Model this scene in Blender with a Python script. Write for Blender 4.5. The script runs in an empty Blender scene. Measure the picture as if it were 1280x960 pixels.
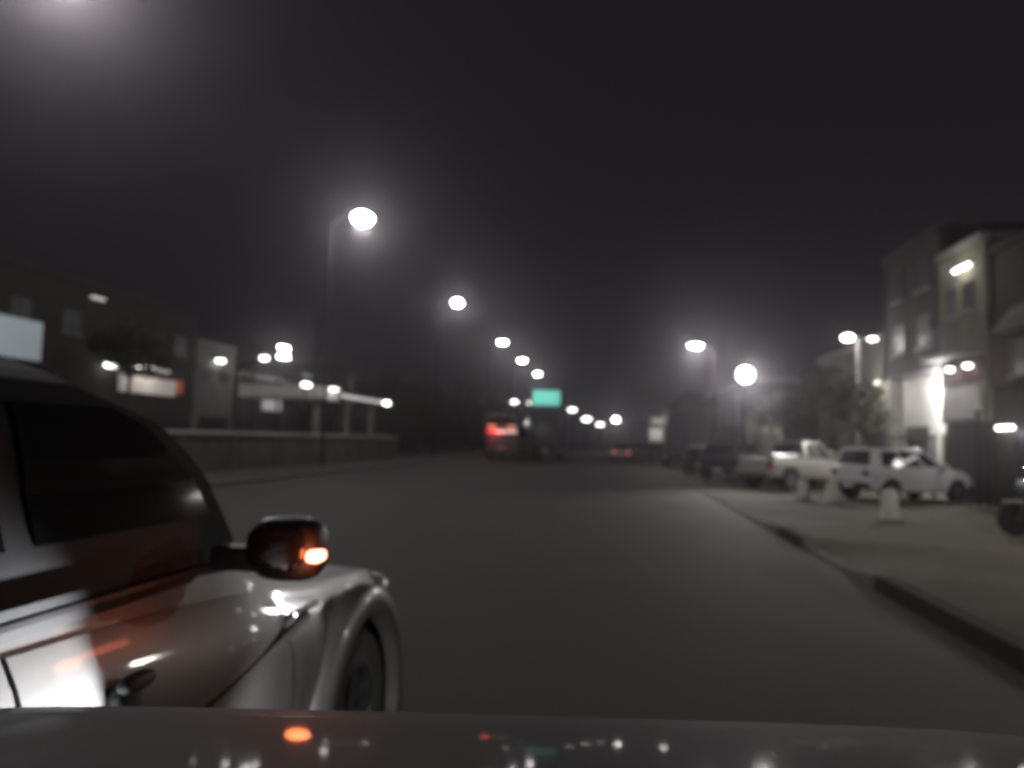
import bpy, bmesh, math, random
from mathutils import Vector, Matrix, noise
random.seed(7)
R = math.radians
scene = bpy.context.scene
COL = scene.collection

# ------------------------------------------------------------------ materials
def mat(name, col, rough=.6, metal=0., var=.25, scale=3., bump=0., bscale=60., coat=0., emit=None, estr=0., col2=None):
    m = bpy.data.materials.new(name); m.use_nodes = True
    nt = m.node_tree; n = nt.nodes; l = nt.links
    b = n['Principled BSDF']
    b.inputs['Roughness'].default_value = rough; b.inputs['Metallic'].default_value = metal
    b.inputs['Coat Weight'].default_value = coat; b.inputs['Coat Roughness'].default_value = .06
    tc = n.new('ShaderNodeTexCoord')
    ns = n.new('ShaderNodeTexNoise'); ns.inputs['Scale'].default_value = scale; ns.inputs['Detail'].default_value = 6
    ns.inputs['Roughness'].default_value = .62
    l.new(tc.outputs['Object'], ns.inputs['Vector'])
    mx = n.new('ShaderNodeMix'); mx.data_type = 'RGBA'
    c2 = col2 if col2 else tuple(c*(1-var) for c in col)
    mx.inputs[6].default_value = (*col, 1); mx.inputs[7].default_value = (*c2, 1)
    rp = n.new('ShaderNodeValToRGB'); rp.color_ramp.elements[0].position = .35; rp.color_ramp.elements[1].position = .68
    l.new(ns.outputs['Fac'], rp.inputs['Fac']); l.new(rp.outputs['Color'], mx.inputs[0])
    l.new(mx.outputs[2], b.inputs['Base Color'])
    if bump:
        n2 = n.new('ShaderNodeTexNoise'); n2.inputs['Scale'].default_value = bscale; n2.inputs['Detail'].default_value = 4
        l.new(tc.outputs['Object'], n2.inputs['Vector'])
        bp = n.new('ShaderNodeBump'); bp.inputs['Strength'].default_value = bump; bp.inputs['Distance'].default_value = .02
        l.new(n2.outputs['Fac'], bp.inputs['Height']); l.new(bp.outputs['Normal'], b.inputs['Normal'])
    if emit:
        b.inputs['Emission Color'].default_value = (*emit, 1); b.inputs['Emission Strength'].default_value = estr
    return m

M = {}
M['asphalt'] = mat('asphalt', (.029, .0267, .0252), .8, scale=.22, var=.38, bump=.5, bscale=45)
M['dirt'] = mat('dirt', (.10, .092, .082), .95, scale=.5, var=.45, bump=.6, bscale=20)
M['verge'] = mat('verge', (.06, .058, .05), .95, scale=.8, var=.45, bump=.7, bscale=14)
M['paving'] = mat('paving', (.128, .107, .072), .9, scale=.45, var=.6, bump=.4, bscale=25)
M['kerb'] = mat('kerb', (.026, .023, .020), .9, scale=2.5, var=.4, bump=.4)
M['kerb_pale'] = mat('kerb_pale', (.15, .142, .125), .9, scale=2.5, var=.35, bump=.4)
M['concrete'] = mat('concrete', (.30, .29, .27), .85, scale=1.2, var=.35, bump=.3)
M['wallgrey'] = mat('wallgrey', (.11, .104, .10), .9, scale=.9, var=.35, bump=.3)
M['plaster_white'] = mat('plaster_white', (.66, .65, .62), .8, scale=.9, var=.18, bump=.15)
M['plaster_cream'] = mat('plaster_cream', (.21, .195, .145), .85, scale=.7, var=.3, bump=.2)
M['plaster_dark'] = mat('plaster_dark', (.048, .045, .04), .85, scale=.6, var=.35, bump=.2)
M['plaster_olive'] = mat('plaster_olive', (.045, .046, .03), .85, scale=.6, var=.35, bump=.2)
M['plaster_red'] = mat('plaster_red', (.085, .042, .038), .85, scale=.8, var=.35, bump=.2)
M['plaster_grey'] = mat('plaster_grey', (.20, .192, .175), .85, scale=.6, var=.35, bump=.2)
M['shutter'] = mat('shutter', (.045, .04, .045), .55, .4, scale=2, var=.4)
M['shutter_grey'] = mat('shutter_grey', (.06, .058, .06), .5, .4, scale=2, var=.4)
M['glass'] = mat('dark_glass', (.010, .011, .013), .06, scale=1.5, var=.2)
M['bldglass'] = mat('window_glass', (.015, .016, .018), .35, scale=.6, var=.5)
M['frame'] = mat('window_frame', (.07, .068, .065), .5, scale=3)
M['rubber'] = mat('rubber', (.014, .014, .015), .8, scale=8, var=.4)
M['plastic'] = mat('black_plastic', (.018, .018, .02), .45, scale=8, var=.3)
M['chrome'] = mat('chrome', (.75, .75, .76), .16, 1., scale=6, var=.1)
M['blacktrim'] = mat('black_trim', (.005, .005, .006), .85, scale=8, var=.3)
M['alloy'] = mat('alloy', (.5, .5, .52), .3, .9, scale=6, var=.2)
M['steel'] = mat('galvanised', (.016, .016, .017), .7, .1, scale=5, var=.3)
M['darksteel'] = mat('dark_steel', (.05, .05, .052), .5, .5, scale=5, var=.3)
M['silver'] = mat('silver_paint', (.068, .067, .066), .42, .25, scale=3.2, var=.3, coat=.3)
M['white'] = mat('white_paint', (.78, .78, .80), .3, scale=2, var=.1, coat=.5)
M['greycar'] = mat('grey_paint', (.30, .30, .30), .32, .2, scale=2, var=.15, coat=.5)
M['darkcar'] = mat('dark_paint', (.03, .031, .036), .3, .2, scale=2, var=.2, coat=.5)
M['beigecar'] = mat('beige_paint', (.42, .40, .37), .32, .2, scale=2, var=.15, coat=.5)
M['owncar'] = mat('own_car_paint', (.010, .0095, .011), .7, 0., scale=14, var=.3, coat=.16)
M['boxtruck'] = mat('truck_box', (.20, .20, .21), .5, scale=1, var=.3)
M['darktruck'] = mat('truck_dark', (.05, .052, .06), .5, scale=1, var=.3)
M['owncar'].node_tree.nodes['Principled BSDF'].inputs['Specular IOR Level'].default_value = .25
M['buspaint'] = mat('bus_paint', (.12, .11, .11), .4, scale=1, var=.3, coat=.3)
M['bark'] = mat('bark', (.06, .048, .036), .9, scale=8, var=.5, bump=.6, bscale=30)
M['leaf'] = mat('leaf', (.045, .052, .028), .7, scale=2.2, var=.6)
M['leaf2'] = mat('leaf_dry', (.06, .06, .036), .7, scale=2.2, var=.6)
M['platewhite'] = mat('plate', (.7, .7, .68), .5, scale=5)
M['sign_back'] = mat('sign_back', (.12, .12, .12), .6, scale=3)
M['fabric'] = mat('seat_vinyl', (.02, .02, .02), .6, scale=9)

def emis(name, col, s):
    return mat(name, tuple(min(1, c) for c in col), .4, emit=col, estr=s, var=.05)
M['lamp'] = emis('street_lamp_glow', (1., .97, .95), 60)
M['lamp_soft'] = emis('lot_lamp_glow', (1., .97, .95), 16)
M['lampdim'] = emis('far_lamp_glow', (1., .97, .93), 7)
M['tube'] = emis('tube_glow', (1., .97, .92), 9)
M['tubedim'] = emis('tube_glow_dim', (1., .95, .88), .6)
M['wallglow'] = emis('wall_lamp_glow', (1., .97, .92), 12)
M['indicator'] = emis('indicator_glow', (1., .22, .12), 13)
M['tail'] = emis('tail_glow', (1., .10, .09), .95)
M['tailoff'] = mat('tail_off', (.25, .02, .02), .25, coat=.5)
M['tailpale'] = emis('tail_pale', (1., .62, .58), 1.2)
M['amberdim'] = emis('amber_dim', (1., .42, .22), .8)
M['headlens'] = mat('head_lens', (.5, .5, .52), .12, scale=9, coat=.6)
M['headglow'] = emis('head_glow', (.97, .98, 1.), 3)
M['greensign'] = emis('green_sign_face', (.15, .66, .52), .95)
M['signlit'] = emis('lit_sign', (1., .93, .84), .13)
M['signblue'] = emis('lit_billboard', (.78, .90, .96), .12)
M['signwhite'] = emis('lit_white', (1., .98, .96), .14)
M['signedge'] = mat('sign_white', (.8, .82, .8), .5)
M['purple'] = emis('purple_glow', (.45, .3, 1.), 2.2)
M['signred'] = emis('lit_red', (1., .2, .1), .06)
M['grasswall'] = M['verge']

def road_wear(m):
    nt = m.node_tree; n = nt.nodes; l = nt.links; b = n['Principled BSDF']
    old = b.inputs['Base Color'].links[0].from_socket
    tc = n.new('ShaderNodeTexCoord'); sp = n.new('ShaderNodeSeparateXYZ'); l.new(tc.outputs['Object'], sp.inputs[0])
    ns = n.new('ShaderNodeTexNoise'); ns.inputs['Scale'].default_value = .45; ns.inputs['Detail'].default_value = 7; l.new(tc.outputs['Object'], ns.inputs['Vector'])
    ad = n.new('ShaderNodeMath'); ad.operation = 'MULTIPLY_ADD'; l.new(ns.outputs['Fac'], ad.inputs[0]); ad.inputs[1].default_value = 2.6; l.new(sp.outputs['X'], ad.inputs[2])
    mr = n.new('ShaderNodeMapRange'); mr.inputs['From Min'].default_value = 1.9; mr.inputs['From Max'].default_value = 4.3; l.new(ad.outputs[0], mr.inputs['Value'])
    mx = n.new('ShaderNodeMix'); mx.data_type = 'RGBA'; l.new(mr.outputs[0], mx.inputs[0]); l.new(old, mx.inputs[6]); mx.inputs[7].default_value = (.082, .070, .050, 1)
    # darker oil and repair patches
    mp = n.new('ShaderNodeMapping'); mp.inputs['Scale'].default_value = (.9, .16, 1); l.new(tc.outputs['Object'], mp.inputs[0])
    n2 = n.new('ShaderNodeTexNoise'); n2.inputs['Scale'].default_value = 1.0; n2.inputs['Detail'].default_value = 5; l.new(mp.outputs[0], n2.inputs['Vector'])
    r2 = n.new('ShaderNodeMapRange'); r2.inputs['From Min'].default_value = .52; r2.inputs['From Max'].default_value = .66; r2.inputs['To Max'].default_value = .55; l.new(n2.outputs['Fac'], r2.inputs['Value'])
    m2 = n.new('ShaderNodeMix'); m2.data_type = 'RGBA'; l.new(r2.outputs[0], m2.inputs[0]); l.new(mx.outputs[2], m2.inputs[6]); m2.inputs[7].default_value = (.018, .017, .017, 1)
    l.new(m2.outputs[2], b.inputs['Base Color'])
road_wear(M['asphalt'])

# ------------------------------------------------------------------ mesh helpers
class MB:
    def __init__(s): s.v = []; s.f = []
    def add(s, vs, fs):
        o = len(s.v); s.v += [tuple(v) for v in vs]; s.f += [tuple(i+o for i in f) for f in fs]; return s
    def box(s, x0, x1, y0, y1, z0, z1):
        return s.add([(x0,y0,z0),(x1,y0,z0),(x1,y1,z0),(x0,y1,z0),(x0,y0,z1),(x1,y0,z1),(x1,y1,z1),(x0,y1,z1)],
              [(0,3,2,1),(4,5,6,7),(0,1,5,4),(1,2,6,5),(2,3,7,6),(3,0,4,7)])
    def hexa(s, p):     # 8 corners, bottom ring then top ring
        return s.add(p, [(0,3,2,1),(4,5,6,7),(0,1,5,4),(1,2,6,5),(2,3,7,6),(3,0,4,7)])
    def cyl(s, p0, p1, r0, r1=None, n=12):
        r1 = r0 if r1 is None else r1
        a = Vector(p0); b = Vector(p1); d = (b-a).normalized()
        u = d.orthogonal().normalized(); w = d.cross(u); vs = []
        for c, r in ((a, r0), (b, r1)):
            for i in range(n):
                t = 2*math.pi*i/n; vs.append(c+(u*math.cos(t)+w*math.sin(t))*r)
        fs = [(i, (i+1)%n, n+(i+1)%n, n+i) for i in range(n)]
        fs += [tuple(range(n-1,-1,-1)), tuple(range(n, 2*n))]
        return s.add(vs, fs)
    def tube(s, pts, r, n=8):
        for a, b in zip(pts[:-1], pts[1:]): s.cyl(a, b, r, r, n)
        return s
    def lathe(s, prof, c, axis='x', n=28):   # prof: (along, radius)
        vs = []
        for al, r in prof:
            for i in range(n):
                t = 2*math.pi*i/n
                p = (al, r*math.cos(t), r*math.sin(t)) if axis == 'x' else ((r*math.cos(t), al, r*math.sin(t)) if axis == 'y' else (r*math.cos(t), r*math.sin(t), al))
                vs.append((p[0]+c[0], p[1]+c[1], p[2]+c[2]))
        k = len(prof); fs = []
        for j in range(k-1):
            for i in range(n):
                fs.append((j*n+i, j*n+(i+1)%n, (j+1)*n+(i+1)%n, (j+1)*n+i))
        fs += [tuple(range(n-1,-1,-1)), tuple(range((k-1)*n, k*n))]
        return s.add(vs, fs)
    def slab(s, quad, nrm, t):   # a pane: quad extruded along nrm
        q = [Vector(p) for p in quad]; nn = Vector(nrm)*t; k = len(q)
        vs = q+[p+nn for p in q]
        fs = [tuple(range(k-1,-1,-1)), tuple(range(k, 2*k))]+[(i,(i+1)%k,k+(i+1)%k,k+i) for i in range(k)]
        return s.add(vs, fs)
    def ellip(s, c, rx, ry, rz, n=14, m=8, p=1.0):
        vs = []; fs = []
        def sp(t): return math.copysign(abs(t)**p, t)
        for j in range(m+1):
            ph = math.pi*j/m-math.pi/2
            for i in range(n):
                th = 2*math.pi*i/n
                vs.append((c[0]+rx*sp(math.cos(ph))*sp(math.cos(th)), c[1]+ry*sp(math.cos(ph))*sp(math.sin(th)), c[2]+rz*sp(math.sin(ph))))
        for j in range(m):
            for i in range(n):
                fs.append((j*n+i, j*n+(i+1)%n, (j+1)*n+(i+1)%n, (j+1)*n+i))
        return s.add(vs, fs)
    def mesh(s, name, bevel=0., seg=2, smooth=None):
        me = bpy.data.meshes.new(name); bm = bmesh.new()
        vs = [bm.verts.new(v) for v in s.v]
        for f in s.f:
            try: bm.faces.new([vs[i] for i in f])
            except ValueError: pass
        bmesh.ops.remove_doubles(bm, verts=bm.verts, dist=1e-5)
        bmesh.ops.recalc_face_normals(bm, faces=bm.faces)
        if bevel:
            es = [e for e in bm.edges if len(e.link_faces) == 2 and e.calc_face_angle(0) > .5]
            bmesh.ops.bevel(bm, geom=es, offset=bevel, segments=seg, affect='EDGES', profile=.6, clamp_overlap=True)
        if smooth is not None:
            for f in bm.faces: f.smooth = True
            for e in bm.edges:
                if len(e.link_faces) != 2 or e.calc_face_angle(0) > R(smooth): e.smooth = False
        bm.to_mesh(me); bm.free(); return me

def part(name, mb, m, parent=None, bevel=0., smooth=None, label=None, seg=2):
    me = mb.mesh(name, bevel, seg, smooth) if isinstance(mb, MB) else mb
    me.materials.clear(); me.materials.append(M[m])
    o = bpy.data.objects.new(name, me); COL.objects.link(o)
    if parent is not None: o.parent = parent
    if label: o['label'] = label
    return o
def tag(o, label=None, cat=None, group=None, kind=None):
    if label: o['label'] = label
    if cat: o['category'] = cat
    if group: o['group'] = group
    if kind: o['kind'] = kind
    return o
def thing(name, label, cat, loc=(0,0,0), rz=0., group=None):
    o = bpy.data.objects.new(name, None); COL.objects.link(o)
    o.location = loc; o.rotation_euler = (0,0,R(rz)); o.empty_display_size = .2
    return tag(o, label, cat, group)
def copy_tree(o, parent=None):
    c = o.copy(); COL.objects.link(c); c.parent = parent
    for ch in list(o.children): copy_tree(ch, c)
    return c
def point(name, loc, power, col=(1,.96,.92), rad=.15, parent=None):
    d = bpy.data.lights.new(name, 'POINT'); d.energy = power; d.color = col; d.shadow_soft_size = rad
    o = bpy.data.objects.new(name, d); COL.objects.link(o); o.location = loc
    if parent: o.parent = parent
    return o
def spot(name, loc, target, power, angle, blend, col=(1,.97,.95), rad=.04, parent=None):
    d = bpy.data.lights.new(name, 'SPOT'); d.energy = power; d.color = col; d.shadow_soft_size = rad
    d.spot_size = R(angle); d.spot_blend = blend
    o = bpy.data.objects.new(name, d); COL.objects.link(o); o.location = loc
    o.rotation_euler = (Vector(target)-Vector(loc)).to_track_quat('-Z', 'Y').to_euler()
    if parent: o.parent = parent
    return o

# ------------------------------------------------------------------ setting
def sheet(name, x0, x1, y0, y1, z, m, nx=1, ny=1):
    b = MB(); vs = []; fs = []
    for j in range(ny+1):
        for i in range(nx+1): vs.append((x0+(x1-x0)*i/nx, y0+(y1-y0)*j/ny, z))
    for j in range(ny):
        for i in range(nx):
            a = j*(nx+1)+i; fs.append((a, a+1, a+nx+2, a+nx+1))
    b.add(vs, fs); o = part(name, b, m); o['kind'] = 'structure'; return o
sheet('ground', -600, 600, -120, 1100, -.02, 'dirt')
sheet('road', -11.6, 3.0, -60, 900, 0.0, 'asphalt')
# pavement on the right: a real step up, with a lowered stretch (ramp) by Y 9.6-12.4
def kz(y):
    a = .14
    if 9.4 < y < 12.8:
        t = min(1, (y-9.4)/1.3, (12.8-y)/.6); a = .14-.125*t
    if y > 14.6: a = .14-.115*min(1, (y-14.6)/2.5)
    return a
ys = [-60, -20, 0, 3, 6, 8, 9, 9.4, 9.7, 10.05, 10.4, 10.7, 11.5, 12.2, 12.4, 12.6, 12.8, 13.5, 14.6, 15.5, 16.3, 17.1, 20, 30, 60, 120, 300, 900]
b = MB(); vs = []; fs = []
xs = [3.22, 3.7, 4.6, 7, 12, 20, 60]
for y in ys:
    for i, x in enumerate(xs): vs.append((x, y, [kz(y), kz(y)*.6+.14*.4 if y < 14.6 else kz(y)*.6+.03*.4, .14 if y < 14.6 else max(.03, .14-.04*(y-14.6)), .12 if y < 16 else .06, .12 if y < 16 else .06, .1, .1][i]))
n = len(xs)
for j in range(len(ys)-1):
    for i in range(n-1): fs.append((j*n+i, j*n+i+1, (j+1)*n+i+1, (j+1)*n+i))
pv = part('pavement', b.add(vs, fs), 'paving', smooth=60); pv['kind'] = 'structure'
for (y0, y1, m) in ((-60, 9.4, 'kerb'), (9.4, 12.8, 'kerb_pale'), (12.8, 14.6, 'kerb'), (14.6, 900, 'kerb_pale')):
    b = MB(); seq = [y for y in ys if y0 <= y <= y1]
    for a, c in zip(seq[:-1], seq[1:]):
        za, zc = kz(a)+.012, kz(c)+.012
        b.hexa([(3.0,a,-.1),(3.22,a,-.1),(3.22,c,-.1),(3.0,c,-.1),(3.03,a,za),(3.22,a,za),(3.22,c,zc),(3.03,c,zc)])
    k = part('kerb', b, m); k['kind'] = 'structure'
b = MB().box(-11.85, -11.6, -60, 900, -.1, .10)
k = part('kerb', b, 'kerb_pale'); k['kind'] = 'structure'
sheet('verge', -15.4, -11.85, -60, 900, .06, 'verge')
sheet('side_road', -28, -16.1, -60, 900, .012, 'asphalt')

# ------------------------------------------------------------------ low wall on the left
w = thing('low_wall', 'long low grey concrete wall with pale coping along the left verge', 'wall', (-15.75, 33, 0))
part('wall', MB().box(-.12, .12, -23, 21, -.1, 1.52), 'wallgrey', w)
b = MB()
for i in range(11): b.box(-.2, .2, -23+i*4+.01, -23+i*4+3.99, 1.52, 1.63)
part('coping', b, 'plaster_white', w, bevel=.015)
b = MB()
for i in range(12): b.box(.12, .2, -23+i*4-.15+.02 if i else -22.98, -23+i*4+.15 if i < 11 else 20.98, -.1, 1.5)
part('pier', b, 'wallgrey', w)

# ------------------------------------------------------------------ street lamps, left row
def street_lamp(label, x, y, H, arm, side, group, power, lens='lamp', big=1., base=0.):
    t = thing('street_lamp', label, 'street lamp', (x, y, base), 0, group)
    part('pole', MB().cyl((0,0,0), (0,0,H-.5), .085, .05, 12), 'steel', t, smooth=40)
    part('base_plate', MB().box(-.2,.2,-.2,.2,0,.04).cyl((0,0,.04),(0,0,.5),.15,.13,10), 'steel', t)
    pts = [(0,0,H-.5)]
    for k in range(1, 7):
        a = k/6; pts.append((side*arm*a, 0, H-.5+.58*math.sin(a*math.pi/2)))
    part('arm', MB().tube(pts, .045), 'steel', t, smooth=40)
    e = side*arm
    hd = MB().ellip((e+side*.25, 0, H+.06), .55*big, .24*big, .13*big, 14, 8, .8)
    h = part('lamp_head', hd, 'steel', t, smooth=50)
    part('lens', MB().ellip((e+side*.28, 0, H-(.12 if big > 1.1 else .06)*big), *((.36*big, .30*big, .27*big) if big > 1.1 else (.50*big, .25*big, .17*big)), 16, 8), lens, h, smooth=60)
    if power: point('lamp_light', (e+side*.28, 0, H-.52*big-.05), power, (1, .965, .95), .22, t)
    return t
rowY = [15.4, 37.1, 61.3, 87.2, 107.2, 129.0]
lab = {0: 'street lamp nearest the left edge, its bright head above the photo', 1: 'largest glowing street lamp of the left row, above the low wall',
       2: 'second glowing street lamp of the left row, right of the largest', 3: 'third glowing street lamp of the left row, above the red tail lights',
       4: 'fourth glowing street lamp of the left row, up left of the green sign', 5: 'fifth glowing street lamp of the left row, just above the green sign'}
for i, y in enumerate(rowY):
    street_lamp(lab[i], -14.6, y, 13., 1.35, 1,
                'street lamps along the left verge', [2700, 620, 400, 340, 330, 300][i],
                'lamp' if i < 6 else 'lampdim', [1.2, 1.5, 1.2][i] if i < 3 else 1.1)
# right side lamps
street_lamp('street lamp with short arm above the parked dark truck on the right', 6.6, 52, 8.3, .9, -1, 'street lamps on the right', 800, big=.9)
street_lamp('far low street lamp with a long arm over the end of the road', 3.8, 150, 6.3, 3.0, -1, 'street lamps on the right', 500, big=1.3)

# flood light on a post beside the lot
t = thing('flood_light', 'brightest round floodlight on a thin post beside the parked vehicles', 'flood light', (5.45, 33, .06))
part('post', MB().cyl((0,0,0),(0,0,4.65),.07,.05,12), 'steel', t, smooth=40)
part('bracket', MB().box(-.3,.3,-.03,.03,4.55,4.61).box(-.03,.03,-.18,0,4.5,4.56), 'steel', t)
h = part('lamp_housing', MB().cyl((0,-.02,4.58),(0,-.28,4.52),.2,.42,18), 'darksteel', t, smooth=40)
part('lens', MB().ellip((0,-.33,4.51), .33, .14, .33, 18, 10), 'lamp_soft', h, smooth=60)
spot('flood_lamp', (0,-.75,4.42), (-1.6,-9,.9), 1500, 60, 1., (1,.96,.95), .3, t)

# ------------------------------------------------------------------ buildings
def window(parent, face, u, z, wd, ht, nrm, m='bldglass', fm='frame', mull=True):
    """face: plane x coordinate (local), u: centre along y, nrm -1/+1 outward along x"""
    f = MB(); t = .07; d = nrm*.05
    def bx(a, b_, c, e): f.box(min(face, face+d), max(face, face+d), a, b_, c, e)
    bx(u-wd/2, u+wd/2, z, z+t); bx(u-wd/2, u+wd/2, z+ht-t, z+ht)
    bx(u-wd/2, u-wd/2+t, z+t, z+ht-t); bx(u+wd/2-t, u+wd/2, z+t, z+ht-t)
    if mull: bx(u-.025, u+.025, z+t, z+ht-t)
    o = part('window', f, fm, parent)
    p = MB(); a, c = sorted((face+nrm*.004, face+nrm*.02))
    p.box(a, c, u-wd/2+t, u+wd/2-t, z+t, z+ht-t); part('pane', p, m, o)
    s = MB(); a, c = sorted((face, face+nrm*.12)); s.box(a, c, u-wd/2-.08, u+wd/2+.08, z-.08, z-.003); part('sill', s, 'concrete', o)
    return o
def shutter(parent, face, u, wd, ht, nrm, m='shutter', z0=.02):
    f = MB(); k = int(ht/.12)
    for i in range(k):
        a, c = sorted((face+nrm*.003, face+nrm*(.045 if i % 2 else .03)))
        f.box(a, c, u-wd/2, u+wd/2, z0+i*ht/k, z0+(i+1)*ht/k-.012)
    return part('shutter', f, m, parent)

# B1: the tall dark house whose upper storeys hang over a brightly lit white ground floor
t = thing('tall_house', 'tall dark house whose upper storeys overhang a floodlit white ground floor', 'house', (11, 27.4, 0))
part('upper_wall', MB().box(0, 9, 0, 5.4, 4.45, 9.1), 'plaster_dark', t)
part('ground_floor_wall', MB().box(.7, 9, .003, 5.397, 0, 4.45), 'plaster_white', t)
part('parapet', MB().box(-.08, 9.05, -.02, 5.42, 9.1, 9.45), 'plaster_dark', t, bevel=.02)
for u in (1.3, 3.7):
    for z in (5.3, 7.4): window(t, 0, u, z, 1.1, 1.15, -1)
shutter(t, .7, 3.9, 2.2, 2.5, -1, 'shutter_grey')
window(t, .7, 1.1, 1.2, .9, 1.0, -1)
wl = part('wall_lamp', MB().box(.5, .7, .55, .95, 4.1, 4.22).cyl((.6,.75,4.22),(.6,.75,4.4),.02), 'darksteel', t)
part('lamp_tube', MB().box(.52, .66, .58, .92, 4.02, 4.1), 'wallglow', wl)
point('porch_light', (.22, .9, 3.75), 640, (1,.97,.94), .12, t)
part('drainpipe', MB().cyl((-.06,5.3,4.5),(-.06,5.3,9.1),.05), 'darksteel', t)

# B2: narrow cream house with tube lamp under the roof
t = thing('cream_house', 'narrow pale house with a lit tube lamp under its roof edge', 'house', (11, 24.2, 0))
part('wall', MB().box(0, 9, 0, 3.17, 2.5, 8.05), 'plaster_cream', t)
part('ground_floor_wall', MB().box(.12, 9, .003, 3.167, 0, 2.5), 'plaster_dark', t)
part('roof', MB().box(-.15, 9.05, -.02, 3.19, 8.05, 8.25), 'concrete', t, bevel=.02)
window(t, 0, 1.05, 6.0, .75, .95, -1); window(t, 0, 2.25, 6.0, .75, .95, -1)
bal = part('balcony', MB().box(-.7, -.002, .15, 3.0, 4.55, 4.72), 'plaster_grey', t, bevel=.015)
b = MB().box(-.7,-.66,.15,3.0,5.45,5.5)
for i in range(20): b.box(-.69,-.67,.17+i*.147,.19+i*.147,4.72,5.45)
part('railing', b, 'darksteel', bal)
part('red_storey_band', MB().box(-.02, -.002, .05, 3.12, 3.75, 4.5), 'plaster_red', t)
part('sign_panel', MB().box(-.10, -.003, .35, 2.75, 2.62, 3.6), 'plaster_white', t, bevel=.01)
shutter(t, .12, 1.6, 2.7, 2.4, -1)
for u, nm in ((.75, 'a'), (2.0, 'b')):
    wl = part('wall_lamp', MB().box(-.28, -.02, u-.1, u+.1, 4.28, 4.36), 'darksteel', t)
    part('lamp_lens', MB().ellip((-.2, u, 4.24), .12, .13, .07), 'tube', wl, smooth=60)
point('sign_light', (-.75, 1.5, 4.15), 9, (1,.95,.9), .1, t)
wl = part('tube_lamp', MB().box(-.12,-.002,.75,1.85,7.48,7.54), 'frame', t)
part('tube', MB().cyl((-.1,.78,7.42),(-.1,1.82,7.42),.05), 'tube', wl)
point('tube_light', (-.55, 1.3, 7.3), 26, (1,.97,.9), .15, t)

# B3: olive house at the right edge
t = thing('olive_house', 'dim olive house with red brown storey and lit tubes at the right edge', 'house', (11.15, 14.6, 0))
part('wall', MB().box(0, 9, -6.6, 9.57, 4.9, 7.5), 'plaster_olive', t)
part('red_storey', MB().box(-.05, 9, -6.598, 9.568, 3.55, 4.9), 'plaster_red', t)
part('ground_floor_wall', MB().box(.02, 9, -6.597, 9.565, 0, 3.55), 'plaster_dark', t)
part('roof', MB().box(-.1, 9.05, -6.62, 9.56, 7.5, 7.7), 'plaster_dark', t)
for u in (1.6, 3.6, 5.6): window(t, -.0, u, 5.6, .9, 1.1, -1)
window(t, -.05, 7.9, 3.75, .9, 1.0, -1, mull=False)
part('canopy', MB().hexa([(-.6,5.0,4.95),(-.052,5.0,4.95),(-.052,8.3,4.95),(-.6,8.3,4.95),(-.6,5.0,5.0),(-.052,5.0,5.7),(-.052,8.3,5.7),(-.6,8.3,5.0)]), 'plaster_cream', t)
for u in (1.5, 4.4, 7.3):
    shutter(t, .02, u, 2.4, 2.2, -1, 'shutter_grey' if u > 4 else 'shutter')
    wl = part('tube_lamp', MB().box(-.10,.018,u+1.0,u+1.9,2.36,2.42), 'frame', t)
    part('tube', MB().cyl((-.08,u+1.03,2.31),(-.08,u+1.87,2.31),.05), 'tube', wl)
wl = part('wall_lamp', MB().box(-.5,-.052,-3.3,-2.7,4.6,4.75), 'darksteel', t); part('lamp_lens', MB().ellip((-.35,-3.,4.54),.14,.26,.09), 'wallglow', wl)  # wall lamp added out of view to brighten the hatchback and pavement
point('added_lot_light', (-.9, -3., 4.3), 520, (1,.95,.88), .15, t)  # fill light of that added lamp
point('shop_tube_light', (-.5, 8.6, 2.2), 14, (1,.95,.95), .12, t)
pl = part('purple_lamp', MB().box(-.12, .018, 7.1, 7.4, 2.06, 2.24), 'purple', t)
point('purple_light', (-.4, 7.25, 2.1), 1.5, (.5,.35,1), .1, t)

# B4, B5, B6 further along the right
def house(name, label, x, y0, y1, h, m, wins, lamp=None):
    t = thing(name, label, 'house', (x, y0, 0)); L = y1-y0
    part('wall', MB().box(0, 9, 0, L, 0, h), m, t)
    part('roof', MB().box(-.12, 9.1, -.05, L-.03, h, h+.22), 'concrete', t, bevel=.02)
    for (u, z, w_, h_) in wins: window(t, 0, u, z, w_, h_, -1)
    return t
t = house('grey_house', 'dark two storey house behind the roadside tree and lamp bracket', 11.3, 33, 44, 6.3, 'plaster_grey',
      [(1.8,3.4,1.1,1.2),(4.4,3.4,1.1,1.2),(7.0,3.4,1.1,1.2),(9.4,3.4,1.1,1.2)])
for u in (2.3, 6.5): shutter(t, 0, u, 3.0, 2.4, -1)
wl = part('wall_lamp', MB().box(-.35,-.002,.5,.8,4.5,4.6), 'darksteel', t); part('lamp_lens', MB().ellip((-.28,.65,4.42),.12,.16,.08), 'tubedim', wl)  # lamp added here to brighten the dark house fronts
point('added_front_light', (-.9,.65,4.2), 75, (1,.95,.86), .12, t)  # fill from the added wall lamp
t = house('low_house', 'low dim house lit by the round floodlight', 9.8, 46, 60, 4.6, 'plaster_cream', [(2,1.2,1.2,1.2),(5,1.2,1.2,1.2),(11,1.2,1.2,1.2)])
shutter(t, 0, 8.2, 2.6, 2.5, -1)
wl = part('wall_lamp', MB().box(-.3,-.002,2.9,3.1,3.5,3.6), 'darksteel', t); part('lamp_lens', MB().ellip((-.25,3,3.42),.16,.16,.1), 'tube', wl)
point('added_front_light', (-.8,3,3.2), 130, (1,.96,.9), .12, t)  # extra light added to lift this dim front
t = house('far_house', 'farthest dim two storey house on the right behind the truck', 10.4, 63, 90, 6.8, 'plaster_dark', [(3,3.6,1.3,1.3),(8,3.6,1.3,1.3),(13,3.6,1.3,1.3)])

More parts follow.
